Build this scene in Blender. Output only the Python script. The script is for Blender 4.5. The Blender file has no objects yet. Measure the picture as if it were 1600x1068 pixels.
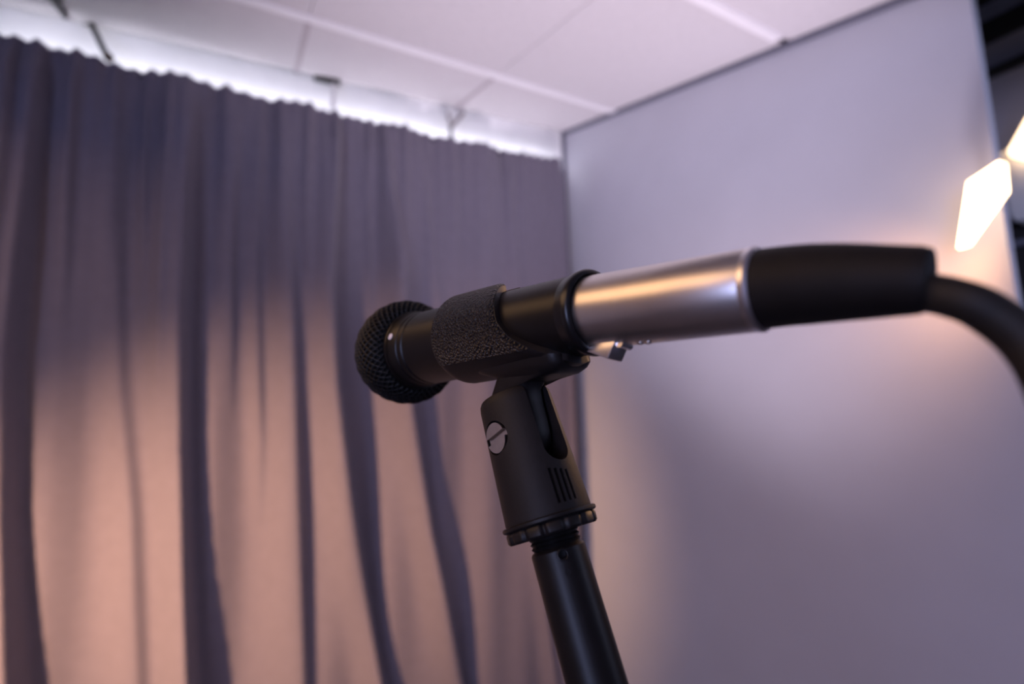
import bpy, bmesh, math, random
import numpy as np
from mathutils import Vector, Matrix

random.seed(4)
scene = bpy.context.scene
col = scene.collection

# ------------------------------------------------------------------ camera
F = 740.0                                   # focal length in pixels of the 1600x1068 frame
CAM = np.array([0.0, 0.0, 1.45])
def unit(v):
    v = np.array(v, float); return v / np.linalg.norm(v)
UP = unit((-223, -7334, 740))               # vertical, in (right, down, forward) camera axes
_x = np.array([1300.0, -34, 740]); _x = unit(_x - UP * (_x @ UP))
_y = np.cross(_x, UP); _y = _y if _y[2] > 0 else -_y
W = np.array([_x, _y, UP])                  # rows: world X (along back wall), Y (into it), Z
def cw(v): return W @ np.array(v, float)    # camera-axes direction -> world direction
def cp(mm): return CAM + cw(mm) / 1000.0    # camera-axes point in millimetres -> world point
def ray(px, py): return cw((px - 800.0, py - 534.0, F))
def on_plane(px, py, n, d):                 # point of the plane n.p = d seen at a pixel
    r = ray(px, py); n = np.array(n, float)
    return CAM + r * ((d - n @ CAM) / (n @ r))

cam_data = bpy.data.cameras.new('camera')
cam = bpy.data.objects.new('camera', cam_data); col.objects.link(cam)
cx, cy, cz = cw((1, 0, 0)), cw((0, -1, 0)), cw((0, 0, -1))
cam.matrix_world = Matrix(((cx[0], cy[0], cz[0], CAM[0]), (cx[1], cy[1], cz[1], CAM[1]),
                           (cx[2], cy[2], cz[2], CAM[2]), (0, 0, 0, 1)))
cam_data.sensor_width = 36.0
cam_data.lens = F / 1600.0 * 36.0
cam_data.clip_start = 0.005
cam_data.dof.use_dof = True
cam_data.dof.focus_distance = 0.148
cam_data.dof.aperture_fstop = 5.6
scene.camera = cam

# ------------------------------------------------------------------ world, lights, exposure
world = bpy.data.worlds.new('room_world'); scene.world = world
world.use_nodes = True
world.node_tree.nodes['Background'].inputs[0].default_value = (0.60, 0.60, 0.80, 1)
world.node_tree.nodes['Background'].inputs[1].default_value = 0.03
scene.view_settings.view_transform = 'Standard'
scene.view_settings.look = 'None'
scene.view_settings.gamma = 1.0
scene.view_settings.use_curve_mapping = False
scene.view_settings.exposure = 0.20

def area_light(name, loc, target, sx, sy, power, color):
    l = bpy.data.lights.new(name, 'AREA'); l.shape = 'RECTANGLE'; l.size = sx; l.size_y = sy
    l.energy = power; l.color = color
    o = bpy.data.objects.new(name, l); col.objects.link(o); o.location = loc
    o.rotation_euler = (Vector(target) - Vector(loc)).to_track_quat('-Z', 'Y').to_euler()
    return o
# added bluish fill like daylight, off frame on the left; no window built
area_light('left_daylight_fill', (-2.50, -1.60, 1.45), (1.2, 0.5, 1.35), 1.3, 1.2, 46, (0.48, 0.56, 1.0))
# added warm panel out of frame, put where the plug shell reflects it
area_light('left_warm_fill', (-1.10, 0.38, 2.14), (-1.10, 0.38, 0), 1.2, 1.6, 12, (1.0, 0.58, 0.29)).rotation_euler = (0, 0, 0)
# added bluish fill out of frame, brightening the far wall and lamp body
area_light('far_wall_fill', (1.50, -1.0, 1.9), (2.05, 0.5, 1.95), 0.5, 0.8, 8.0, (0.60, 0.66, 1.0))
# warm low lamp of the room, out of frame on the left, thrown on the curtain
def spot_light(name, loc, target, power, color, angle, blend, radius):
    l = bpy.data.lights.new(name, 'SPOT'); l.energy = power; l.color = color
    l.spot_size = math.radians(angle); l.spot_blend = blend; l.shadow_soft_size = radius
    o = bpy.data.objects.new(name, l); col.objects.link(o); o.location = loc
    o.rotation_euler = (Vector(target) - Vector(loc)).to_track_quat('-Z', 'Y').to_euler()
    return o
spot_light('warm_spot', (-1.05, 0.45, 1.05), (0.06, 1.55, 0.97), 205, (1.0, 0.57, 0.32), 60, 1.0, 0.03)
# added uplight below the frame, brightening the sloped ceiling and partition
spot_light('ceiling_fill_spot', (0.64, 0.40, 0.30), (0.80, 0.95, 2.4), 145, (0.98, 0.85, 1.0), 62, 1.0, 0.10)

# ------------------------------------------------------------------ materials
def material(name, color, rough=0.5, metal=0.0, noise=None, bump=None, emit=None, spec=0.5, sheen=0.0):
    m = bpy.data.materials.new(name); m.use_nodes = True
    nt = m.node_tree; b = nt.nodes['Principled BSDF']
    b.inputs['Base Color'].default_value = (*color, 1)
    b.inputs['Roughness'].default_value = rough
    b.inputs['Metallic'].default_value = metal
    b.inputs['Specular IOR Level'].default_value = spec
    if sheen: b.inputs['Sheen Weight'].default_value = sheen
    tc = nt.nodes.new('ShaderNodeTexCoord')
    if noise:                                # (scale, amount): faint colour variation
        n = nt.nodes.new('ShaderNodeTexNoise'); n.inputs['Scale'].default_value = noise[0]
        n.inputs['Detail'].default_value = 4
        nt.links.new(tc.outputs['Object'], n.inputs['Vector'])
        r = nt.nodes.new('ShaderNodeValToRGB')
        lo = [c * (1 - noise[1]) for c in color]; hi = [min(1, c * (1 + noise[1])) for c in color]
        r.color_ramp.elements[0].color = (*lo, 1); r.color_ramp.elements[1].color = (*hi, 1)
        r.color_ramp.elements[0].position = 0.3; r.color_ramp.elements[1].position = 0.7
        nt.links.new(n.outputs['Fac'], r.inputs['Fac']); nt.links.new(r.outputs['Color'], b.inputs['Base Color'])
    if bump:                                 # (kind, scale, strength, distance)
        if bump[0] == 'noise':
            t = nt.nodes.new('ShaderNodeTexNoise'); t.inputs['Detail'].default_value = 3; out = t.outputs['Fac']
        else:
            t = nt.nodes.new('ShaderNodeTexVoronoi'); out = t.outputs['Distance']
        t.inputs['Scale'].default_value = bump[1]
        nt.links.new(tc.outputs['Object'], t.inputs['Vector'])
        bn = nt.nodes.new('ShaderNodeBump'); bn.inputs['Strength'].default_value = bump[2]
        bn.inputs['Distance'].default_value = bump[3]
        nt.links.new(out, bn.inputs['Height']); nt.links.new(bn.outputs['Normal'], b.inputs['Normal'])
    if emit:
        b.inputs['Emission Color'].default_value = (*emit[0], 1); b.inputs['Emission Strength'].default_value = emit[1]
    return m

MT = dict(
    ceiling=material('ceiling_tile_white', (0.66, 0.63, 0.65), 0.9, noise=(60, 0.03), bump=('noise', 220, 0.15, 0.002)),
    tee=material('ceiling_tee_white', (0.92, 0.90, 0.92), 0.5, noise=(30, 0.02)),
    wall=material('white_paint', (0.90, 0.89, 0.90), 0.7, noise=(14, 0.03)),
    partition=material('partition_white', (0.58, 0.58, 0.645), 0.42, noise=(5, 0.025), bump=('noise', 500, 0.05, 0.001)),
    trim=material('grey_blue_trim', (0.16, 0.16, 0.21), 0.5, noise=(20, 0.05)),
    floor=material('dark_carpet', (0.08, 0.07, 0.08), 0.95, noise=(40, 0.2)),
    sidewall=material('side_wall_paint', (0.42, 0.40, 0.45), 0.8, noise=(8, 0.03)),
    farwall=material('far_wall_grey', (0.30, 0.30, 0.38), 0.8, noise=(8, 0.05)),
    curtain=material('grey_purple_cloth', (0.160, 0.141, 0.180), 0.9, noise=(35, 0.04), bump=('noise', 900, 0.12, 0.001), sheen=0.15),
    slat=material('black_slat', (0.006, 0.006, 0.007), 0.6, noise=(15, 0.2)),
    panel=material('dark_panel', (0.012, 0.010, 0.011), 0.7, noise=(20, 0.3)),
    hook=material('black_iron', (0.02, 0.018, 0.018), 0.5, metal=0.3, noise=(80, 0.2)),
    hookgrey=material('bracket_grey', (0.28, 0.24, 0.25), 0.5, noise=(80, 0.1)),
    brown=material('brown_knob', (0.10, 0.06, 0.04), 0.6, noise=(80, 0.1)),
    white=material('lamp_white', (0.82, 0.80, 0.80), 0.5, noise=(20, 0.02)),
    black=material('mic_black', (0.007, 0.0055, 0.0056), 0.38, noise=(300, 0.15), bump=('noise', 2500, 0.05, 0.0002), spec=0.3),
    lip=material('mic_ring_black', (0.006, 0.0055, 0.0065), 0.30, noise=(300, 0.1)),
    mesh=material('grille_black', (0.004, 0.0035, 0.004), 0.5, noise=(400, 0.15)),
    foam=material('grille_foam', (0.003, 0.003, 0.003), 0.9, noise=(400, 0.3)),
    clip=material('clip_plastic', (0.009, 0.0072, 0.0076), 0.45, noise=(250, 0.15), bump=('noise', 1500, 0.08, 0.0003), spec=0.3),
    grain=material('clip_grain', (0.010, 0.008, 0.0085), 0.42, noise=(300, 0.15), bump=('voronoi', 1150, 1.0, 0.0012)),
    yoke=material('yoke_plastic', (0.011, 0.0088, 0.0092), 0.58, noise=(250, 0.12), bump=('noise', 1800, 0.15, 0.0004), spec=0.3),
    steel=material('screw_steel', (0.62, 0.56, 0.52), 0.28, metal=1.0, noise=(400, 0.05)),
    nickel=material('nickel_shell', (0.74, 0.69, 0.66), 0.34, metal=1.0, noise=(200, 0.03)),
    rim=material('bright_rim', (0.90, 0.88, 0.90), 0.32, metal=1.0, noise=(200, 0.02)),
    latch=material('latch_plated', (0.85, 0.80, 0.78), 0.33, metal=1.0, noise=(400, 0.03)),
    rubber=material('boot_rubber', (0.006, 0.0045, 0.0046), 0.65, noise=(200, 0.2), bump=('noise', 1500, 0.1, 0.0003), spec=0.3),
    cord=material('cable_rubber', (0.006, 0.0045, 0.0046), 0.65, noise=(200, 0.2)),
    pole=material('pole_enamel', (0.006, 0.005, 0.0055), 0.42, noise=(200, 0.2), bump=('noise', 900, 0.05, 0.0003), spec=0.3),
    thread=material('thread_dark', (0.02, 0.018, 0.018), 0.35, metal=0.6, noise=(300, 0.2)),
    dot=material('white_dot', (0.85, 0.78, 0.78), 0.4, noise=(300, 0.02)),
    lamp=material('lamp_diffuser', (0.9, 0.85, 0.75), 0.5, noise=(30, 0.01), emit=((1.0, 0.66, 0.36), 6.5)),
    lamp2=material('lamp_diffuser_far', (0.9, 0.85, 0.75), 0.5, noise=(30, 0.01), emit=((1.0, 0.70, 0.42), 3.2)),
    tee2=material('cross_tee_grey', (0.47, 0.42, 0.45), 0.6, noise=(30, 0.02)),
)

# ------------------------------------------------------------------ helpers
def frame(o, x, y, z):
    return Matrix(((x[0], y[0], z[0], o[0]), (x[1], y[1], z[1], o[1]), (x[2], y[2], z[2], o[2]), (0, 0, 0, 1)))
def link(name, me, mat, fr=None, parent=None, angle=35, smooth=True):
    if mat is not None:
        me.materials.clear(); me.materials.append(mat)
    if smooth:
        for p in me.polygons: p.use_smooth = True
        me.set_sharp_from_angle(angle=math.radians(angle))
    o = bpy.data.objects.new(name, me); col.objects.link(o)
    fr = fr or Matrix.Identity(4)
    if parent is not None:
        o.parent = parent; o.matrix_parent_inverse = Matrix.Identity(4)
        pm = FR[parent.name]; o.matrix_basis = pm.inverted() @ fr
    else:
        o.matrix_basis = fr
    FR[o.name] = fr.copy()
    return o
FR = {}
def empty(name, fr, label, cat, group=None):
    o = bpy.data.objects.new(name, None); col.objects.link(o); o.matrix_basis = fr
    o.empty_display_size = 0.02
    FR[o.name] = fr.copy(); tag(o, label, cat, group); return o
def tag(o, label=None, cat=None, group=None, kind=None):
    if label: o['label'] = label
    if cat: o['category'] = cat
    if group: o['group'] = group
    if kind: o['kind'] = kind
    return o
def mesh(verts, faces, name='mesh'):
    me = bpy.data.meshes.new(name); me.from_pydata([tuple(map(float, v)) for v in verts], [], faces)
    bm = bmesh.new(); bm.from_mesh(me); bmesh.ops.recalc_face_normals(bm, faces=bm.faces); bm.to_mesh(me); bm.free()
    me.update(); return me
def prism(pts, off):                         # polygon extruded by an offset vector
    n = len(pts); pts = [np.array(p, float) for p in pts]; off = np.array(off, float)
    v = pts + [p + off for p in pts]
    f = [tuple(range(n)), tuple(range(2 * n - 1, n - 1, -1))] + [(i, (i + 1) % n, n + (i + 1) % n, n + i) for i in range(n)]
    return mesh(v, f)
def box(lo, hi):
    x0, y0, z0 = lo; x1, y1, z1 = hi
    return prism([(x0, y0, z0), (x1, y0, z0), (x1, y1, z0), (x0, y1, z0)], (0, 0, z1 - z0))
def bevel(me, w, seg=2):
    bm = bmesh.new(); bm.from_mesh(me)
    bmesh.ops.bevel(bm, geom=list(bm.edges), offset=w, segments=seg, affect='EDGES', profile=0.5, clamp_overlap=True)
    bm.to_mesh(me); bm.free(); return me
def lathe(prof, n=64, rfun=None):            # prof: (z, r) list about local z; r = 0 ends close
    v, f, rings = [], [], []
    for k, (z, r) in enumerate(prof):
        if r <= 1e-7:
            rings.append([len(v)]); v.append((0, 0, z))
        else:
            ids = []
            for i in range(n):
                a = 2 * math.pi * i / n; rr = r * (rfun(a, k) if rfun else 1)
                ids.append(len(v)); v.append((rr * math.cos(a), rr * math.sin(a), z))
            rings.append(ids)
    for a, b in zip(rings, rings[1:]):
        for i in range(n):
            j = (i + 1) % n
            if len(a) == 1 and len(b) == 1: continue
            if len(a) == 1: f.append((a[0], b[j], b[i]))
            elif len(b) == 1: f.append((a[i], a[j], b[0]))
            else: f.append((a[i], a[j], b[j], b[i]))
    return mesh(v, f)
def tube(path, radii, n=20):                 # swept tube along points
    P = [np.array(p, float) for p in path]; v, f = [], []
    t0 = unit(P[1] - P[0]); ref = unit(np.cross(t0, (0.3, 0.2, 0.9)))
    for k, p in enumerate(P):
        t = unit((P[min(k + 1, len(P) - 1)] - P[max(k - 1, 0)]))
        ref = unit(ref - t * (ref @ t)); b = np.cross(t, ref)
        r = radii[k] if hasattr(radii, '__len__') else radii
        for i in range(n):
            a = 2 * math.pi * i / n; v.append(p + r * (math.cos(a) * ref + math.sin(a) * b))
    for k in range(len(P) - 1):
        for i in range(n):
            j = (i + 1) % n; f.append((k * n + i, k * n + j, (k + 1) * n + j, (k + 1) * n + i))
    f.append(tuple(range(n))); f.append(tuple((len(P) - 1) * n + i for i in range(n - 1, -1, -1)))
    return mesh(v, f)
def spline(pts, sub=10):                     # Catmull-Rom
    P = [np.array(p, float) for p in pts]; P = [2 * P[0] - P[1]] + P + [2 * P[-1] - P[-2]]; out = []
    for i in range(1, len(P) - 2):
        for s in range(sub):
            t = s / sub
            out.append(0.5 * (2 * P[i] + (P[i + 1] - P[i - 1]) * t + (2 * P[i - 1] - 5 * P[i] + 4 * P[i + 1] - P[i + 2]) * t * t
                              + (3 * P[i] - P[i - 1] - 3 * P[i + 1] + P[i + 2]) * t ** 3))
    out.append(P[-2]); return out
def boolean(me, cutters):
    o = bpy.data.objects.new('tmp', me); col.objects.link(o); tmp = [o]
    for c in cutters:
        k = bpy.data.objects.new('tmp_cut', c); col.objects.link(k); tmp.append(k)
        m = o.modifiers.new('b', 'BOOLEAN'); m.operation = 'DIFFERENCE'; m.object = k; m.solver = 'EXACT'
    dg = bpy.context.evaluated_depsgraph_get(); dg.update()
    res = bpy.data.meshes.new_from_object(o.evaluated_get(dg))
    for t in tmp: bpy.data.objects.remove(t)
    return res
def struct(name, me, mat, parent=None, smooth=False):
    o = link(name, me, mat, None, parent, smooth=smooth)
    if parent is None: o['kind'] = 'structure'
    return o

# ------------------------------------------------------------------ the room shell
S = 0.69                                     # metres from the camera to the ceiling plane
NC = cw(unit((0.041, -0.992, -0.117)))       # ceiling normal (the ceiling rises towards the curtain)
DC = NC @ CAM + S
def ceil_px(px, py): return on_plane(px, py, NC, DC)
def ceil_z(x, y): return (DC - NC[0] * x - NC[1] * y) / NC[2]
P_corner = ceil_px(880, 207)
P_j0 = ceil_px(170, 47)
P_c2 = ceil_px(1400, 0)
def line_y(a, b):                            # y of a ceiling line as a function of x
    k = (b[1] - a[1]) / (b[0] - a[0]); return lambda x: a[1] + k * (x - a[0])
y_back = line_y(P_j0, P_corner)
y_t1 = line_y(ceil_px(420, 9), ceil_px(938, 167))
y_t2 = line_y(ceil_px(1100, 0), ceil_px(1226, 68))
k_t = 0.5 * ((y_t1(1) - y_t1(0)) + 0)
t2m = y_t2(0.9)
row = [y_back, y_t1, lambda x: t2m + k_t * (x - 0.9) * 1.0, lambda x: 0.05]
YK = 0.05                                    # south of this the ceiling runs level, out of view
# partition plane: vertical, through the corner and P_c2
dpar = np.array([P_c2[0] - P_corner[0], P_c2[1] - P_corner[1], 0.0]); dpar = unit(dpar)
NP = unit(np.cross(dpar, (0, 0, 1))); NP = NP if NP[0] < 0 else -NP     # faces the camera side
DP = NP @ P_corner
edge_top = on_plane(1516, 0, NP, DP); edge_low = on_plane(1587, 465, NP, DP)
XW, YS = -2.6, -2.4
x_corner = P_corner[0]

# back wall
yl, yr = y_back(XW), y_back(3.2)
struct('wall_back', prism([(XW, yl, 0), (3.2, yr, 0), (3.2, yr, 3.0), (XW, yl, 3.0)], (0, 0.1, 0)), MT['wall'])
# partition on the right, its free end at the edge seen in the photograph
pa = np.array([P_corner[0], P_corner[1], 0.0]) - dpar * 0.01
e0 = np.array([*(edge_low + dpar * 0.0)[:2], 0.0]); e1 = edge_top.copy()
zt = lambda p: ceil_z(p[0], p[1])
slope = (edge_top - edge_low); 
e_floor = edge_low + slope / slope[2] * (0 - edge_low[2]); e_ceil = edge_top + slope / slope[2] * (2.5 - edge_top[2])
part_pts = [pa, e_floor, edge_top + slope / slope[2] * (zt(edge_top) - edge_top[2]), (pa[0], pa[1], zt(pa))]
struct('wall_right', prism(part_pts, -NP * 0.045), MT['partition'])
print('partition edge', edge_low, edge_top, 'corner', P_corner)
# trim along the top of the partition
tp = [np.array([P_corner[0], P_corner[1], 0]) + dpar * s for s in (0.0, np.linalg.norm((edge_top - P_corner)[:2]) - 0.005)]
tr = []
for p in tp: tr.append(np.array([p[0], p[1], zt(p)]))
struct('trim_1', prism([tr[0], tr[1], tr[1] - np.array((0, 0, 0.016)), tr[0] - np.array((0, 0, 0.016))], NP * 0.012), MT['trim'])
# slim grey post in the corner between curtain and partition
cpost = np.array([P_corner[0], P_corner[1], 0]) + NP * 0.003
struct('trim_2', prism([cpost, cpost + dpar * 0.012, cpost + dpar * 0.012 + NP * 0.012, cpost + NP * 0.012], (0, 0, zt(cpost) - 0.02)), MT['trim'])
# floor, other walls
struct('floor', box((XW, YS, -0.1), (3.2, 1.8, 0)), MT['floor'])
struct('wall_left', box((XW - 0.1, YS, 0), (XW, 1.8, 3.0)), MT['sidewall'])
struct('wall_front', box((XW, YS - 0.1, 0), (3.2, YS, 3.0)), MT['sidewall'])
# ceiling: backing board, recessed tiles and raised tee bars
def cpt(x, y, dz=0.0): return np.array([x, y, ceil_z(x, y) + dz])
XE = P_corner[0] + 0.08
struct_c = struct('ceiling', prism([cpt(XW, YK, 0.012), cpt(XE, YK, 0.012), cpt(XE, 1.75, 0.012), cpt(XW, 1.75, 0.012)], (0, 0, 0.05)), MT['ceiling'])
zl = ceil_z(0, YK)
struct_lvl = struct('ceiling_level', prism([(XW, YS, zl), (3.2, YS, zl), (3.2, YK, zl), (XW, YK, zl)], (0, 0, 0.05)), MT['ceiling'])
xa = 0.5 * (ceil_px(480, 40)[0] + ceil_px(463.5, 109)[0]); xb = 0.5 * (ceil_px(764, 127)[0] + ceil_px(724.5, 159.5)[0])
dx = xb - xa
xs = [xa + dx * k for k in range(-5, 2)] + [XE]
g = 0.0045
for r0, r1 in zip(row[1:], row[:-1]):        # r1 is nearer the back wall
    g = 0.0045 if r1 is row[0] else 0.0008
    for x0, x1 in zip(xs, xs[1:]):
        q = [cpt(x0 + g, r0(x0) + 0.012), cpt(x1 - g, r0(x1) + 0.012), cpt(x1 - g, r1(x1) - 0.012), cpt(x0 + g, r1(x0) - 0.012)]
        struct('ceiling_tile', prism(q, (0, 0, 0.0118)), MT['ceiling'], struct_c)
for r in (row[1], row[2]):
    q = [cpt(xs[0], r(xs[0]) - 0.014, -0.006), cpt(XE - 0.07, r(XE) - 0.014, -0.006), cpt(XE - 0.07, r(XE) + 0.014, -0.006), cpt(xs[0], r(xs[0]) + 0.014, -0.006)]
    struct('tee_bar', prism(q, (0, 0, 0.017)), MT['tee'], struct_c)
for x in xs[:-1]:
    q = [cpt(x - 0.008, row[1](x) + 0.015, -0.002), cpt(x + 0.008, row[1](x) + 0.015, -0.002), cpt(x + 0.008, 1.66, -0.002), cpt(x - 0.008, 1.66, -0.002)]
    struct('cross_tee', prism(q, (0, 0, 0.013)), MT['tee2'], struct_c)

# ---- the next room, seen past the free end of the partition: grey wall with black slats
XF = 2.05
NF, DF = np.array([1.0, 0, 0]), XF
wf = struct('wall_far', box((XF, -2.4, 0), (XF + 0.1, 1.7, 3.0)), MT['farwall'])
struct('ceiling_far', box((XE, YK, 2.95), (3.2, 1.8, 3.0)), MT['farwall'])
for (ya, yb) in ((-60, 6), (41, 71), (116, 127)):
    a = on_plane(1540, ya, NF, DF); b = on_plane(1540, yb, NF, DF)
    struct('slat', box((XF - 0.03, -1.2, b[2]), (XF, 1.6, a[2])), MT['slat'], wf)

# ------------------------------------------------------------------ curtain
YC = y_back(0.5) - 0.10
NCU, DCU = np.array([0, 1.0, 0]), YC
def cu(px, py): return on_plane(px, py, NCU, DCU)
folds = [  # (path in pixels, depth in metres, left width, right width, top strength)
    ([(-190, 60), (-190, 600), (-180, 1068)], 0.06, 0.07, 0.020, 0.5),
    ([(-75, 60), (-85, 500), (-80, 1068)], 0.06, 0.07, 0.020, 0.5),
    ([(70, 80), (48, 300), (22, 560), (20, 800), (32, 1068)], 0.075, 0.07, 0.014, 0.55),
    ([(24, 70), (18, 260), (8, 420)], 0.022, 0.02, 0.010, 1.0),
    ([(118, 95), (112, 200), (106, 380)], 0.016, 0.03, 0.012, 1.0),
    ([(185, 112), (176, 350), (185, 600), (205, 800), (215, 1068)], 0.032, 0.05, 0.025, 0.6),
    ([(228, 120), (226, 400)], 0.014, 0.02, 0.010, 1.0),
    ([(306, 140), (292, 300), (284, 500), (285, 700), (290, 900), (297, 1068)], 0.075, 0.07, 0.013, 0.45),
    ([(268, 130), (262, 300), (255, 500)], 0.012, 0.02, 0.010, 1.0),
    ([(372, 160), (360, 400), (362, 520)], 0.016, 0.03, 0.012, 0.9),
    ([(405, 170), (398, 400), (405, 700)], 0.018, 0.03, 0.016, 0.7),
    ([(445, 175), (440, 300), (452, 500), (462, 800), (470, 1068)], 0.045, 0.06, 0.025, 0.4),
    ([(527, 190), (520, 300), (513, 450), (520, 600), (540, 760), (562, 900), (590, 1068)], 0.070, 0.06, 0.012, 0.45),
    ([(480, 180), (476, 320), (480, 420)], 0.010, 0.02, 0.010, 1.0),
    ([(600, 200), (606, 300), (622, 400), (628, 600), (645, 700), (665, 830), (690, 950), (715, 1068)], 0.062, 0.05, 0.012, 0.5),
    ([(575, 195), (572, 300), (580, 420)], 0.012, 0.02, 0.010, 1.0),
    ([(655, 215), (668, 330), (690, 480)], 0.010, 0.03, 0.010, 1.0),
    ([(712, 225), (715, 330), (720, 480)], 0.006, 0.03, 0.010, 1.0),
    ([(803, 240), (798, 300), (800, 340), (810, 460), (830, 750), (846, 900), (866, 1068)], 0.030, 0.04, 0.010, 0.9),
    ([(872, 248), (880, 420), (888, 580), (893, 690), (905, 1068)], 0.030, 0.015, 0.006, 1.0),
]
top_px = [(-300, -18), (0, 57), (230, 109), (460, 161), (660, 206), (855, 246), (885, 252)]
top_w = [cu(*p) for p in top_px]
tx = np.array([p[0] for p in top_w]); tz = np.array([p[2] for p in top_w])
x0c, x1c = -1.5, cu(878, 300)[0]
NX, NZ = 560, 150
Xg = np.linspace(x0c, x1c, NX)
ztop = np.interp(Xg, tx, tz)
zc = np.linspace(0, 1, NZ) ** 1.15
fold_paths = []
for path, A, wl, wr, ts in folds:
    pw = [cu(*p) for p in path]; zz = np.array([p[2] for p in pw]); xx = np.array([p[0] for p in pw])
    fold_paths.append((zz[::-1], xx[::-1], A, wl, wr, ts, path[-1][1] < 1000))
verts, faces = [], []
rng = np.random.RandomState(3)
ph = rng.rand(6) * 6.28
ztn = float(np.max(ztop))
D = np.zeros((NZ, NX)); Zs = np.zeros((NZ, NX))
for j in range(NZ):
    z = ztop - zc[j] * (ztop - 0.03)
    Zs[j] = z
    down = ztop - z
    d = np.zeros(NX)
    for zz, xx, A, wl, wr, ts, short in fold_paths:
        xf = np.interp(z, zz, xx)
        low = z < zz[0]
        if not short:
            k = (xx[1] - xx[0]) / (zz[1] - zz[0]); xf = np.where(low, xx[0] + np.clip(k, -0.25, 0.25) * (z - zz[0]), xf)
        dd = Xg - xf
        if A < 0.025: A = A * 1.5
        p = np.where(dd < 0, np.exp(-(dd / wl) ** 2), np.exp(-(dd / wr) ** 2))
        amp = A * (ts + (1 - ts) * np.clip(down / 0.55, 0, 1)) * (0.25 + 0.75 * np.clip(down / 0.10, 0, 1))
        if short: amp = amp * np.clip((z - zz[0] + 0.25) / 0.4, 0, 1)
        d += amp * p
    fine = (np.sin(Xg * 150 + 2.2 * np.sin(Xg * 9 + ph[0]) + ph[1]) * 0.0050 + np.sin(Xg * 93 + 1.6 * np.sin(Xg * 13 + ph[2])) * 0.0045)
    d += fine * np.exp(-down / 0.30)
    d += 0.010 * np.sin(Xg * 21 + ph[3] + 0.6 * z) + 0.007 * np.sin(Xg * 38 + ph[4] - 1.1 * z)
    D[j] = d
hem = 0.0022 * np.sin(Xg * 150 + 2.2 * np.sin(Xg * 9 + ph[0]) + ph[1]) + 0.0012 * np.sin(Xg * 61 + ph[5])
for j in range(NZ):
    for i in range(NX):
        verts.append((Xg[i], YC - D[j, i], Zs[j, i] + hem[i] * math.exp(-j / 4)))
for j in range(NZ - 1):
    for i in range(NX - 1):
        a = j * NX + i; faces.append((a, a + 1, a + NX + 1, a + NX))
cme = mesh(verts, faces)
ctop = empty('curtain', frame((float(np.mean(Xg)), YC, 0), (1, 0, 0), (0, 1, 0), (0, 0, 1)), 'long grey purple curtain hanging in folds along the back wall', 'curtain')
link('cloth', cme, MT['curtain'], None, ctop, angle=180)
# the hidden rod the curtain is gathered on
link('rod', tube([np.array((x, YC + 0.022, float(np.interp(x, tx, tz)) - 0.015)) for x in np.linspace(x0c, x1c - 0.01, 14)], 0.008, 12), MT['hook'], None, ctop)

# added area light behind the curtain heading, brightening the wall strip above it
zs0, zs1 = float(np.interp(-0.45, tx, tz)), float(np.interp(1.05, tx, tz))
cv = area_light('wall_strip_fill', (0.28, YC + 0.036, 0.5 * (zs0 + zs1) - 0.02), (0.35, YC + 0.075, 3.0), 1.8, 0.015, 1.1, (0.90, 0.90, 1.0))
cv.data.spread = math.radians(100)
cv.rotation_euler = (math.radians(180 - 50), -math.atan2(zs1 - zs0, 1.5), 0)

# ------------------------------------------------------------------ curtain brackets on the white strip
def wall_pt(px, py, off=0.0):
    nb = unit((-(y_back(1) - y_back(0)), 1, 0)); return on_plane(px, py, nb, nb @ P_corner - off)
def bracket(fr_pt, label, parts):
    e = empty('curtain_bracket', frame(fr_pt, (1, 0, 0), (0, 1, 0), (0, 0, 1)), label, 'bracket', 'brackets holding the curtain')
    for nm, me, mt in parts: link(nm, me, MT[mt], None, e)
def plate(c, sx=0.012, sz=0.02): return bevel(box((c[0] - sx, c[1] - 0.006, c[2] - sz), (c[0] + sx, c[1] + 0.002, c[2] + sz)), 0.0015)
a, b = wall_pt(139, 30), cu(168, 90)
bracket(a, 'long black iron arm reaching down to the curtain, second from the left', [
    ('arm', tube([a, a * 0.5 + b * 0.5, b], 0.0075, 10), 'hook'), ('wall_plate', plate(a), 'hook'),
    ('knob', tube([cu(166, 84), cu(170, 90), cu(171, 95)], [0.009, 0.012, 0.008], 12), 'brown')])
a, b = ceil_px(78, -16), ceil_px(101, 17); n_ = NC * 0.012
bracket(a, 'short black iron strap fixed to the ceiling at the top left', [
    ('arm', tube([a - n_, b - n_], 0.0085, 10), 'hook'), ('wall_plate', prism([a - n_ * 0.9 + np.array((-.02, -.02, 0)), a - n_ * 0.9 + np.array((.02, -.02, 0)), a - n_ * 0.9 + np.array((.02, .02, 0)), a - n_ * 0.9 + np.array((-.02, .02, 0))], NC * 0.011), 'hook')])
a, b, c = wall_pt(490, 122), wall_pt(531, 131, 0.02), cu(519, 170)
bracket(a, 'flat dark plate bracket with a pale stem above the middle of the curtain', [
    ('wall_plate', prism([a + np.array((0, 0, .008)), b + np.array((0, 0, .008)), b - np.array((0, 0, .008)), a - np.array((0, 0, .008))], (0, -0.012, 0)), 'hook'),
    ('stem', tube([b * 0.8 + a * 0.2, c], 0.007, 10), 'white')])
a, b, c = wall_pt(700, 176), cu(704, 199), wall_pt(724, 176)
bracket(a, 'small grey V shaped bracket nearest the corner of the room', [
    ('arm', tube([a, b], 0.0055, 10), 'hookgrey'), ('arm', tube([c, b], 0.0065, 10), 'hookgrey'),
    ('stem', tube([b, cu(705, 222)], 0.006, 10), 'hook')])

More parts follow.
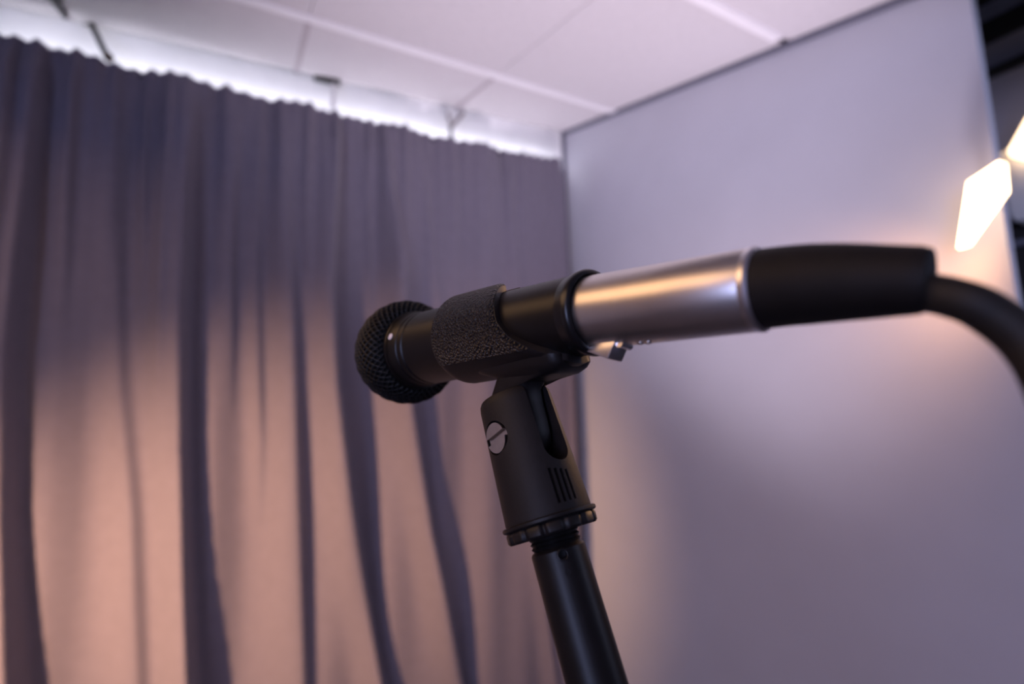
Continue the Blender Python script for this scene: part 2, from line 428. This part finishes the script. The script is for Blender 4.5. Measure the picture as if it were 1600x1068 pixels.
# ------------------------------------------------------------------ lamps and dark panel on the right
def offset_poly(pts, k):
    c = sum(pts) / len(pts); return [c + (p - c) * k for p in pts]
def lamp_poly(px, n, d): return [on_plane(x, y, n, d) for x, y in px]
LN, LD = NP, DP + 0.10
kite = lamp_poly([(1511, 284), (1561, 251), (1570, 254), (1574, 297), (1513, 382), (1496, 387)], LN, LD)
base = sum(kite) / len(kite)
lm = empty('wall_lamp', frame(base, (1, 0, 0), (0, 1, 0), (0, 0, 1)), 'glowing kite shaped lamp at the free end of the white partition', 'lamp', 'warm lamps')
link('diffuser', prism(kite, -LN * 0.016), MT['lamp'], None, lm, smooth=False)
link('arm', tube([base - LN * 0.015 - dpar * 0.02, base - LN * 0.101 - dpar * 0.02], 0.008, 12), MT['white'], None, lm)
spot = spot_light('wall_lamp_extra_beam', tuple(base + NP * 0.03 - np.array((0, 0, 0.05))), tuple(base - NP * 0.10 - dpar * 0.28 - np.array((0, 0, 0.22))), 4.2, (1.0, 0.48, 0.20), 120, 0.9, 0.04)  # extra spot added at the lamp to spread warmth over the partition
spot_light('wall_lamp_clip_fill', tuple(base + NP * 0.03), (0.03, 0.15, 1.38), 9.0, (1.0, 0.54, 0.26), 30, 0.6, 0.04)  # extra narrow spot added at the lamp to warm the clip's edge
# second lamp: white body with a lit slanting face, in the next room
LN2 = np.array([-1.0, 0, 0]); LD2 = -(XF - 0.16)
body = lamp_poly([(1558, 240), (1572, 232), (1640, 205), (1640, 330), (1588, 346), (1578, 338)], LN2, LD2)
lit = lamp_poly([(1574, 236), (1579, 244), (1640, 258), (1640, 120), (1604, 182)], LN2, LD2 + 0.03)
b2 = sum(body) / len(body)
l2 = empty('wall_lamp', frame(b2, (1, 0, 0), (0, 1, 0), (0, 0, 1)), 'white bodied lamp with a lit face at the right picture edge', 'lamp', 'warm lamps')
link('housing', bevel(prism(body, -LN2 * 0.12), 0.004), MT['white'], None, l2, smooth=False)
link('diffuser', prism(lit, -LN2 * 0.006), MT['lamp2'], None, l2, smooth=False)
link('arm', tube([b2 - LN2 * 0.118, b2 - LN2 * 0.16], 0.02, 12), MT['white'], None, l2)
pn_t = on_plane(1590, 345, NF, XF - 0.04)[2]
pnl = empty('dark_board', frame((XF - 0.02, 0.2, 0.2), (1, 0, 0), (0, 1, 0), (0, 0, 1)), 'tall dark board on the far wall below the white lamp', 'board')
link('board', box((XF - 0.035, -1.0, 0.02), (XF - 0.001, 1.5, pn_t)), MT['panel'], None, pnl, smooth=False)
link('ledge', box((XF - 0.05, -1.0, pn_t - 0.075), (XF - 0.034, 1.5, pn_t - 0.06)), MT['trim'], None, pnl, smooth=False)

# ------------------------------------------------------------------ microphone
mm = 0.001
h = unit((-0.645, 0.119, 0.768))             # towards the head, camera axes
L = (23.1, -8.2, 128.0)                      # centre of the rear rim, camera millimetres
u = unit((-0.267, -0.884, 0.385))            # up along the boom
P0 = np.array((12.8, 57.8, 133.5))           # top centre of the boom tube
d_ = -(u - h * (u @ h)); d_ = unit(d_); p_ = np.cross(h, d_)
MIC = frame(cp(L), cw(d_), cw(p_), cw(h))    # local x down, y towards camera side, z to the head
s_ = -h - u * (-h @ u); s_ = unit(s_); w_ = np.cross(u, s_)
YOKE = frame(cp(P0), cw(s_), cw(w_), cw(u))  # local z up the boom, x rearwards, y screw axis
def rb(T): return 11.3 + (T - 5) * 0.045     # handle radius in mm
mic = empty('microphone', MIC, 'black handheld microphone with a round mesh grille held in the clip', 'microphone')
link('handle', lathe([(5 * mm, 0)] + [(T * mm, rb(T) * mm) for T in (4.5, 20, 40, 60, 80, 85)] + [(85.5 * mm, 14.4 * mm), (86.1 * mm, 14.4 * mm), (86.6 * mm, 14.9 * mm), (89 * mm, 15.1 * mm), (89.4 * mm, 14.8 * mm), (90.0 * mm, 14.8 * mm), (90.4 * mm, 15.2 * mm), (96 * mm, 16.1 * mm), (99 * mm, 16.1 * mm), (99 * mm, 0)], 96), MT['black'], MIC, mic, angle=30)
link('rear_ring', lathe([(0.6 * mm, 10.2 * mm), (0.0, 10.7 * mm), (0.2 * mm, 11.5 * mm), (1.0 * mm, 12.0 * mm), (2.2 * mm, 12.0 * mm), (3.4 * mm, 11.7 * mm), (5.5 * mm, 11.45 * mm), (5.5 * mm, 10.2 * mm), (0.6 * mm, 10.2 * mm)], 96), MT['lip'], MIC, mic, angle=50)
# grille: woven wire ball, flattened behind, over foam
gp = [(98, 16.0), (98.7, 18.0), (100.0, 19.8), (102, 21.2), (104.6, 22.0), (108, 22.2), (112, 21.8), (117, 20.4), (122, 17.8), (126, 14.2), (128.8, 10.0), (130.4, 5.5), (130.8, 2.0)]
gz = spline([(a_, b_, 0) for a_, b_ in gp], 8)
cum = np.concatenate([[0], np.cumsum([np.linalg.norm(gz[i + 1] - gz[i]) for i in range(len(gz) - 1)])])
NR, NA = 28, 48
gs = [(np.interp(t, cum, [q[0] for q in gz]), np.interp(t, cum, [q[1] for q in gz])) for t in np.linspace(0, cum[-1], NR)]
gv, gf = [], []
for k, (zz, rr) in enumerate(gs):
    for i in range(NA):
        a_ = 2 * math.pi * (i + 0.5 * (k % 2)) / NA
        r2 = rr + (0.13 if i % 2 else -0.13)
        gv.append((r2 * mm * math.cos(a_), r2 * mm * math.sin(a_), zz * mm))
for k in range(NR - 2):
    for i in range(NA):
        o_ = 0 if k % 2 else -1
        gf.append((k * NA + i, (k + 1) * NA + (i + 1 + o_) % NA, (k + 2) * NA + i, (k + 1) * NA + (i + o_) % NA))
gme = mesh(gv, gf)
gobj = link('grille', gme, MT['mesh'], MIC, mic, angle=180)
wm = gobj.modifiers.new('wire', 'WIREFRAME'); wm.thickness = 1.05 * mm; wm.use_even_offset = False; wm.use_boundary = True
link('foam', lathe([(98.5 * mm, 0)] + [(a_ * mm, max(0.0, b_ - 1.1) * mm) for a_, b_ in gp] + [(130.3 * mm, 0)], 64), MT['foam'], MIC, gobj)
link('grille_collar', lathe([(96.3 * mm, 15.6 * mm), (96.3 * mm, 16.3 * mm), (96.9 * mm, 16.6 * mm), (98.4 * mm, 16.7 * mm), (98.9 * mm, 16.1 * mm), (98.2 * mm, 15.4 * mm)], 96), MT['black'], MIC, mic)
# pale dot on the collar: search the collar for the place that shows at its pixel
def project(pw):
    q = np.array(pw) - CAM; q = W.T @ q; return 800 + F * q[0] / q[2], 534 + F * q[1] / q[2]
best = None
for ti in np.arange(86.5, 96, 0.5):
    for ai in np.arange(0, 180, 2.0):
        a_ = math.radians(ai); r_ = 15.05 + max(0, ti - 90) * 0.18
        pw = MIC @ Vector((r_ * mm * math.cos(a_), r_ * mm * math.sin(a_), ti * mm)); q = project(pw)
        e_ = (q[0] - 610) ** 2 + (q[1] - 526) ** 2
        if best is None or e_ < best[0]: best = (e_, ti, a_, r_)
_, ti, a_, r_ = best
nrm = Vector((math.cos(a_), math.sin(a_), -0.15)).normalized(); tx_ = Vector((-math.sin(a_), math.cos(a_), 0))
dm = Matrix.Translation(Vector((r_ * mm * math.cos(a_), r_ * mm * math.sin(a_), ti * mm))) @ frame((0, 0, 0), tx_, nrm.cross(tx_), nrm)
link('status_dot', lathe([(-0.3 * mm, 0), (-0.3 * mm, 1.35 * mm), (0.25 * mm, 1.35 * mm), (0.45 * mm, 1.0 * mm), (0.45 * mm, 0)], 20), MT['dot'], MIC @ dm, mic)

# ------------------------------------------------------------------ cable with its plug
a2 = unit((0.643, -0.058, -0.765)); d2 = unit(d_ - a2 * (d_ @ a2)); PLUG = frame(cp(L), cw(d2), cw(np.cross(-a2, d2)), cw(-a2))
cab = empty('microphone_cable', PLUG, 'black cable with a silver plug pushed into the rear of the microphone', 'cable')
shell = link('plug_shell', lathe([(6 * mm, 0), (6 * mm, 9.7 * mm), (0, 9.9 * mm), (-0.8 * mm, 9.95 * mm), (-20 * mm, 9.35 * mm), (-41.2 * mm, 8.6 * mm), (-41.6 * mm, 8.3 * mm), (-41.6 * mm, 0)], 96), MT['nickel'], PLUG, cab)
link('shell_rim', lathe([(-41.0 * mm, 8.45 * mm), (-41.4 * mm, 8.75 * mm), (-42.4 * mm, 8.75 * mm), (-43.0 * mm, 8.2 * mm), (-43.0 * mm, 7.0 * mm), (-41.2 * mm, 7.0 * mm)], 96), MT['rim'], PLUG, shell)
# rubber boot, bending a little with the cable
bt = [(-41.5, 0, 0), (-48, 0.15, 0.0), (-55, 0.7, 0), (-61, 1.4, 0), (-68.2, 2.3, 0)]
bpath = spline([(q[1] * mm, q[2] * mm, q[0] * mm) for q in bt], 6)
nb_ = len(bpath); brad = [np.interp(k / (nb_ - 1), [0, 0.04, 0.35, 0.7, 0.96, 1.0], [7.6, 8.1, 7.6, 6.6, 5.6, 5.1]) * mm for k in range(nb_)]
link('strain_relief', tube(bpath, brad, 48), MT['rubber'], PLUG, cab, angle=50)
def cam_mm(px, py, z): return np.array(((px - 800) / F * z, (py - 534) / F * z, z))
be = np.linalg.inv(np.array(PLUG)) ; 
cpts = [PLUG @ Vector((2.1 * mm, 0, -58 * mm)), PLUG @ Vector((3.7 * mm, 0, -66 * mm))]
cpts = [np.array(q) for q in cpts] + [cp(cam_mm(1505, 470, 72)), cp(cam_mm(1554, 495, 70)), cp(cam_mm(1602, 534, 68)), cp(cam_mm(1640, 590, 66)), cp(cam_mm(1675, 690, 65)),
        cp(cam_mm(1710, 860, 64)), cp((82, 60, 62))]
q0 = cpts[-1]
cpts += [q0 + np.array((0.05, -0.01, -0.10)), q0 + np.array((0.20, -0.02, -0.45)), np.array((q0[0] + 0.36, q0[1] - 0.02, 0.15)),
         np.array((q0[0] + 0.42, q0[1] + 0.02, 0.012)), np.array((q0[0] + 0.60, q0[1] + 0.1, 0.006)), np.array((q0[0] + 0.9, q0[1] + 0.1, 0.006))]
link('cord', tube(spline(cpts, 12), 3.15 * mm, 24), MT['cord'], None, cab, angle=80)
# latch under the plug and two small screws: facing the camera's lower side
def on_shell(T, deg, r): a_ = math.radians(deg); return Vector((r * mm * math.cos(a_), r * mm * math.sin(a_), T * mm))
la = math.radians(8)
lx, ly = Vector((math.cos(la), math.sin(la), 0)), Vector((-math.sin(la), math.cos(la), 0))
def LP(T, out, side): return lx * (out * mm) + ly * (side * mm) + Vector((0, 0, T * mm))
lv = [(LP(1.5, 9.0, s)) for s in (-3, 3)] + [LP(1.5, 11.0, s) for s in (-3, 3)] + [LP(-7.0, 13.6, s) for s in (-3, 3)] + [LP(-9.0, 9.0, s) for s in (-3, 3)]
lat = mesh(lv, [(0, 2, 3, 1), (2, 4, 5, 3), (4, 6, 7, 5), (6, 0, 1, 7), (0, 6, 4, 2), (1, 3, 5, 7)])
latch = link('latch', bevel(lat, 0.35 * mm, 2), MT['latch'], PLUG, cab, angle=25)
link('hinge', tube([LP(-9.6, 9.6, -2.2), LP(-9.6, 9.6, 2.2)], 1.1 * mm, 14), MT['latch'], PLUG, latch)
for T in (-14.5, -16.8):
    c = on_shell(T, 10, 9.45)
    fm = Matrix.Translation(c) @ frame((0, 0, 0), ly, Vector((0, 0, 1)), lx)
    link('shell_screw', lathe([(-0.3 * mm, 0), (-0.3 * mm, 0.9 * mm), (0.25 * mm, 0.9 * mm), (0.5 * mm, 0.5 * mm), (0.5 * mm, 0)], 16), MT['steel'], PLUG @ fm, shell)

# ------------------------------------------------------------------ clip on the stand
clip = empty('microphone_clip', YOKE, 'black plastic clip with grained cradle and tapered swivel base on the stand', 'clip')
phs = np.radians(np.linspace(-165, 172, 113))
def t_rear(a): return float(np.interp(abs(math.degrees(a)), [0, 20, 40, 55, 70, 90, 130, 172], [7, 8, 12, 17, 22, 26, 30, 36]))
def t_front(a): return 61.0
def cradle(a0, a1, n, m, r_in, r_out, tr, tf):
    v, f = [], []; A = np.radians(np.linspace(a0, a1, n))
    for lay in (r_out, r_in):
        for a in A:
            for k in range(m):
                T = tr(a) + (tf(a) - tr(a)) * k / (m - 1)
                e = 1.0
                r = rb(T) + lay
                if lay == r_out:                        # rounded rim
                    edge = min(T - tr(a), tf(a) - T); 
                    r -= 0.6 * max(0, 1 - edge / 1.2) ** 2
                v.append((r * mm * math.cos(a), r * mm * math.sin(a), T * mm))
    N = n * m
    for i in range(n - 1):
        for k in range(m - 1):
            q = i * m + k; f.append((q, q + 1, q + m + 1, q + m)); f.append((N + q, N + q + m, N + q + m + 1, N + q + 1))
    for i in range(n - 1):
        for k in (0, m - 1):
            q = i * m + k; f.append((q, q + m, N + q + m, N + q))
    for i in (0, n - 1):
        for k in range(m - 1):
            q = i * m + k; f.append((q, q + 1, N + q + 1, N + q))
    return mesh(v, f)
link('cradle', cradle(-165, 172, 120, 26, 0.05, 2.6, t_rear, t_front), MT['clip'], MIC, clip, angle=50)
link('grained_panel', cradle(52, 171.8, 60, 30, 2.0, 2.95, lambda a: t_rear(a) + 0.25, lambda a: 60.7), MT['grain'], MIC, clip, angle=60)
# tongue under the cradle, lofted slices from a wide root to the round end at the pivot
inv = MIC.inverted() @ YOKE
def ym(t, x=0.0, y=0.0): return inv @ Vector((x * mm, y * mm, t * mm))   # yoke point in the mic frame
piv = ym(32)
print('pivot in mic frame (mm)', [round(c * 1000, 1) for c in piv], 'yoke top', [round(c * 1000, 1) for c in ym(47)])
slices = []  # (t along yoke, x front, x rear, half thickness)
def tongue():
    v, f, rings = [], [], []
    top = [(10.5, 9.0, 52.0, 9.5), (12.6, 8.5, 52.0, 9.0), (14.2, 9.5, 45.5, 8.2), (15.8, 12.0, 39.0, 6.6)]   # (down, T rear, T front, half)
    for dn, ta, tb, hy in top: rings.append([Vector((dn * mm, 0, ta * mm)), Vector((dn * mm, 0, tb * mm)), hy])
    for t, ha, hb, hy in ((46, 11.6, 9.0, 5.2), (44, 9.8, 8.0, 4.2), (40, 9.2, 7.8, 3.9), (35, 9.0, 7.8, 3.8), (31, 8.6, 7.6, 3.8), (27.5, 7.2, 6.6, 3.8), (25, 4.6, 4.2, 3.7), (23.9, 1.5, 1.5, 3.5)):
        rings.append([ym(t, ha), ym(t, -hb), hy])
    n = 28; ids = []
    for A, B, hy in rings:
        c = (A + B) / 2; e = (B - A) / 2; r = []
        for i in range(n):
            a = 2 * math.pi * i / n; ca, sa = math.cos(a), math.sin(a)
            q = 0.35
            x = math.copysign(abs(ca) ** q, ca); y = math.copysign(abs(sa) ** q, sa)
            p = c + e * x + Vector((0, hy * mm * y, 0)); r.append(len(v)); v.append(p)
        ids.append(r)
    for a, b in zip(ids, ids[1:]):
        for i in range(n): f.append((a[i], a[(i + 1) % n], b[(i + 1) % n], b[i]))
    f.append(tuple(ids[0])); f.append(tuple(reversed(ids[-1])))
    return mesh(v, f)
bore = lathe([(-2 * mm, 0), (-2 * mm, 12.15 * mm), (5.8 * mm, 12.15 * mm), (6 * mm, (rb(6) + 0.4) * mm), (70 * mm, (rb(70) + 0.3) * mm), (70 * mm, 0)], 96)
link('tongue', boolean(tongue(), [bore]), MT['clip'], MIC, clip, angle=40)
# swivel base: tapered round block with a U slot, screw seat and grooves
yk = lathe([(8.3 * mm, 0), (8.3 * mm, 12.7 * mm), (9.0 * mm, 12.75 * mm), (42.8 * mm, 11.55 * mm), (44.4 * mm, 11.3 * mm), (45.4 * mm, 10.7 * mm), (45.8 * mm, 9.8 * mm), (45.8 * mm, 0)], 96)
sl = [(-4.5, 60), (-4.5, 26)] + [(4.5 * math.cos(a), 26 + 4.5 * math.sin(a)) for a in np.linspace(math.pi, 2 * math.pi, 16)][1:-1] + [(4.5, 26), (4.5, 60)]
slot = prism([(-0.03, y * mm, z * mm) for y, z in sl], (0.06, 0, 0))
def cyl_y(t, r, y0, y1, n=40):
    return prism([(r * mm * math.cos(a), y0 * mm, (t + r * math.sin(a)) * mm) for a in np.linspace(0, 2 * math.pi, n, endpoint=False)], (0, (y1 - y0) * mm, 0))
cut = [slot, cyl_y(33, 5.0, -20, -9.9)]
for k, deg in enumerate((-24, -16, -8, 0)):
    a = math.radians(deg); c_, s2 = math.cos(a), math.sin(a)
    def gp_(r, tt, t): return (r * mm * c_ - tt * mm * s2, r * mm * s2 + tt * mm * c_, t * mm)
    cut.append(prism([gp_(11.2, -0.45, 10.5), gp_(15, -0.45, 10.5), gp_(15, -0.45, 20 - 0.4 * k), gp_(11.2, -0.45, 20 - 0.4 * k)], np.array(gp_(0, 0.9, 0))))
ykm = boolean(yk, cut)
link('swivel_base', ykm, MT['yoke'], YOKE, clip, angle=30)
# slotted screw
sc = cyl_y(33, 4.45, -11.55, -9.0)
ang = math.radians(6)
ex, ez = np.array((math.cos(ang), 0, math.sin(ang))), np.array((-math.sin(ang), 0, math.cos(ang)))
c33 = np.array((0, -0.0120, 0.033))
slt = prism([c33 + ex * 0.006 + ez * 0.0010, c33 - ex * 0.006 + ez * 0.0010, c33 - ex * 0.006 - ez * 0.0010, c33 + ex * 0.006 - ez * 0.0010], (0, 0.0016, 0))
link('pivot_screw', boolean(sc, [slt]), MT['steel'], YOKE, clip, angle=30)
# base plate, scalloped nut and thread
link('base_plate', lathe([(6.9 * mm, 0), (6.9 * mm, 13.4 * mm), (7.3 * mm, 13.9 * mm), (8.0 * mm, 13.9 * mm), (8.3 * mm, 13.4 * mm), (8.3 * mm, 0)], 96), MT['clip'], YOKE, clip)
link('scalloped_nut', lathe([(3.6 * mm, 0), (3.6 * mm, 12.6 * mm), (4.2 * mm, 13.2 * mm), (6.2 * mm, 13.3 * mm), (6.9 * mm, 12.8 * mm), (6.9 * mm, 0)], 240, lambda a, k: 1 - 0.055 * max(0, math.cos(14 * a)) ** 3), MT['clip'], YOKE, clip, angle=40)

# ------------------------------------------------------------------ boom stand
stand = empty('microphone_stand', frame((*((cp(P0) - cw(u) * 0.42)[:2]), 0), (1, 0, 0), (0, 1, 0), (0, 0, 1)), 'black tubular stand arm rising from below to the clip', 'stand')
thp = [(-1.0 * mm, 0)]
for k in range(4): thp += [((-0.8 + 1.2 * k) * mm, 6.7 * mm), ((-0.2 + 1.2 * k) * mm, 7.3 * mm)]
thp += [(4.2 * mm, 6.7 * mm), (4.2 * mm, 0)]
link('thread', lathe(thp, 64), MT['thread'], YOKE, stand, angle=20)
pt = lathe([(-420 * mm, 0), (-420 * mm, 7.8 * mm), (-0.7 * mm, 7.8 * mm), (0.0, 7.3 * mm), (0.0, 0)], 80)
# cross hole on the face towards the camera, found from its pixel
best = None
for t_ in np.arange(-9, -1, 0.25):
    for ai in np.arange(-180, 180, 3.0):
        a_ = math.radians(ai); q3 = YOKE @ Vector((7.8 * mm * math.cos(a_), 7.8 * mm * math.sin(a_), t_ * mm))
        nw = YOKE.to_3x3() @ Vector((math.cos(a_), math.sin(a_), 0))
        if nw.dot(Vector(CAM) - q3) < 0: continue
        q = project(q3); e_ = (q[0] - 879) ** 2 + (q[1] - 867) ** 2
        if best is None or e_ < best[0]: best = (e_, t_, a_)
_, th, ah = best
print('hole', best)
hd = np.array((math.cos(ah), math.sin(ah), 0)); hs = np.array((-math.sin(ah), math.cos(ah), 0)); hz = np.array((0, 0, 1.0))
def hole(t, r, dep): return prism([hd * (7.8 - dep) * mm + hs * r * mm * math.cos(a) + hz * (t + r * math.sin(a)) * mm for a in np.linspace(0, 2 * math.pi, 24, endpoint=False)], hd * 0.004)
pt = boolean(pt, [hole(th, 1.1, 2.5), hole(th - 4.3, 0.8, 0.25)])
boom = link('boom_tube', pt, MT['pole'], YOKE, stand, angle=30)
hf = YOKE @ Matrix.Translation(Vector(hd * 7.55 * mm + hz * th * mm)) @ frame((0, 0, 0), hs, np.cross(hd, hs), hd)
link('hole_ring', lathe([(0, 1.15 * mm), (0.36 * mm, 1.2 * mm), (0.42 * mm, 1.35 * mm), (0.34 * mm, 1.6 * mm), (-0.1 * mm, 1.75 * mm)], 32), MT['pole'], hf, boom)
ce = cp(P0) - cw(u) * 0.40
link('clutch', bevel(box((ce[0] - 0.02, ce[1] - 0.02, ce[2] - 0.035), (ce[0] + 0.02, ce[1] + 0.02, ce[2] + 0.02)), 0.005), MT['clip'], None, stand)
link('upright', tube([(ce[0], ce[1], ce[2] - 0.02), (ce[0], ce[1], 0.10)], 0.0095, 24), MT['pole'], None, stand)
for k in range(3):
    a = 2 * math.pi * k / 3 + 0.5
    link('leg', tube([(ce[0], ce[1], 0.14), (ce[0] + 0.15 * math.cos(a), ce[1] + 0.15 * math.sin(a), 0.06), (ce[0] + 0.32 * math.cos(a), ce[1] + 0.32 * math.sin(a), 0.008)], 0.008, 16), MT['pole'], None, stand)
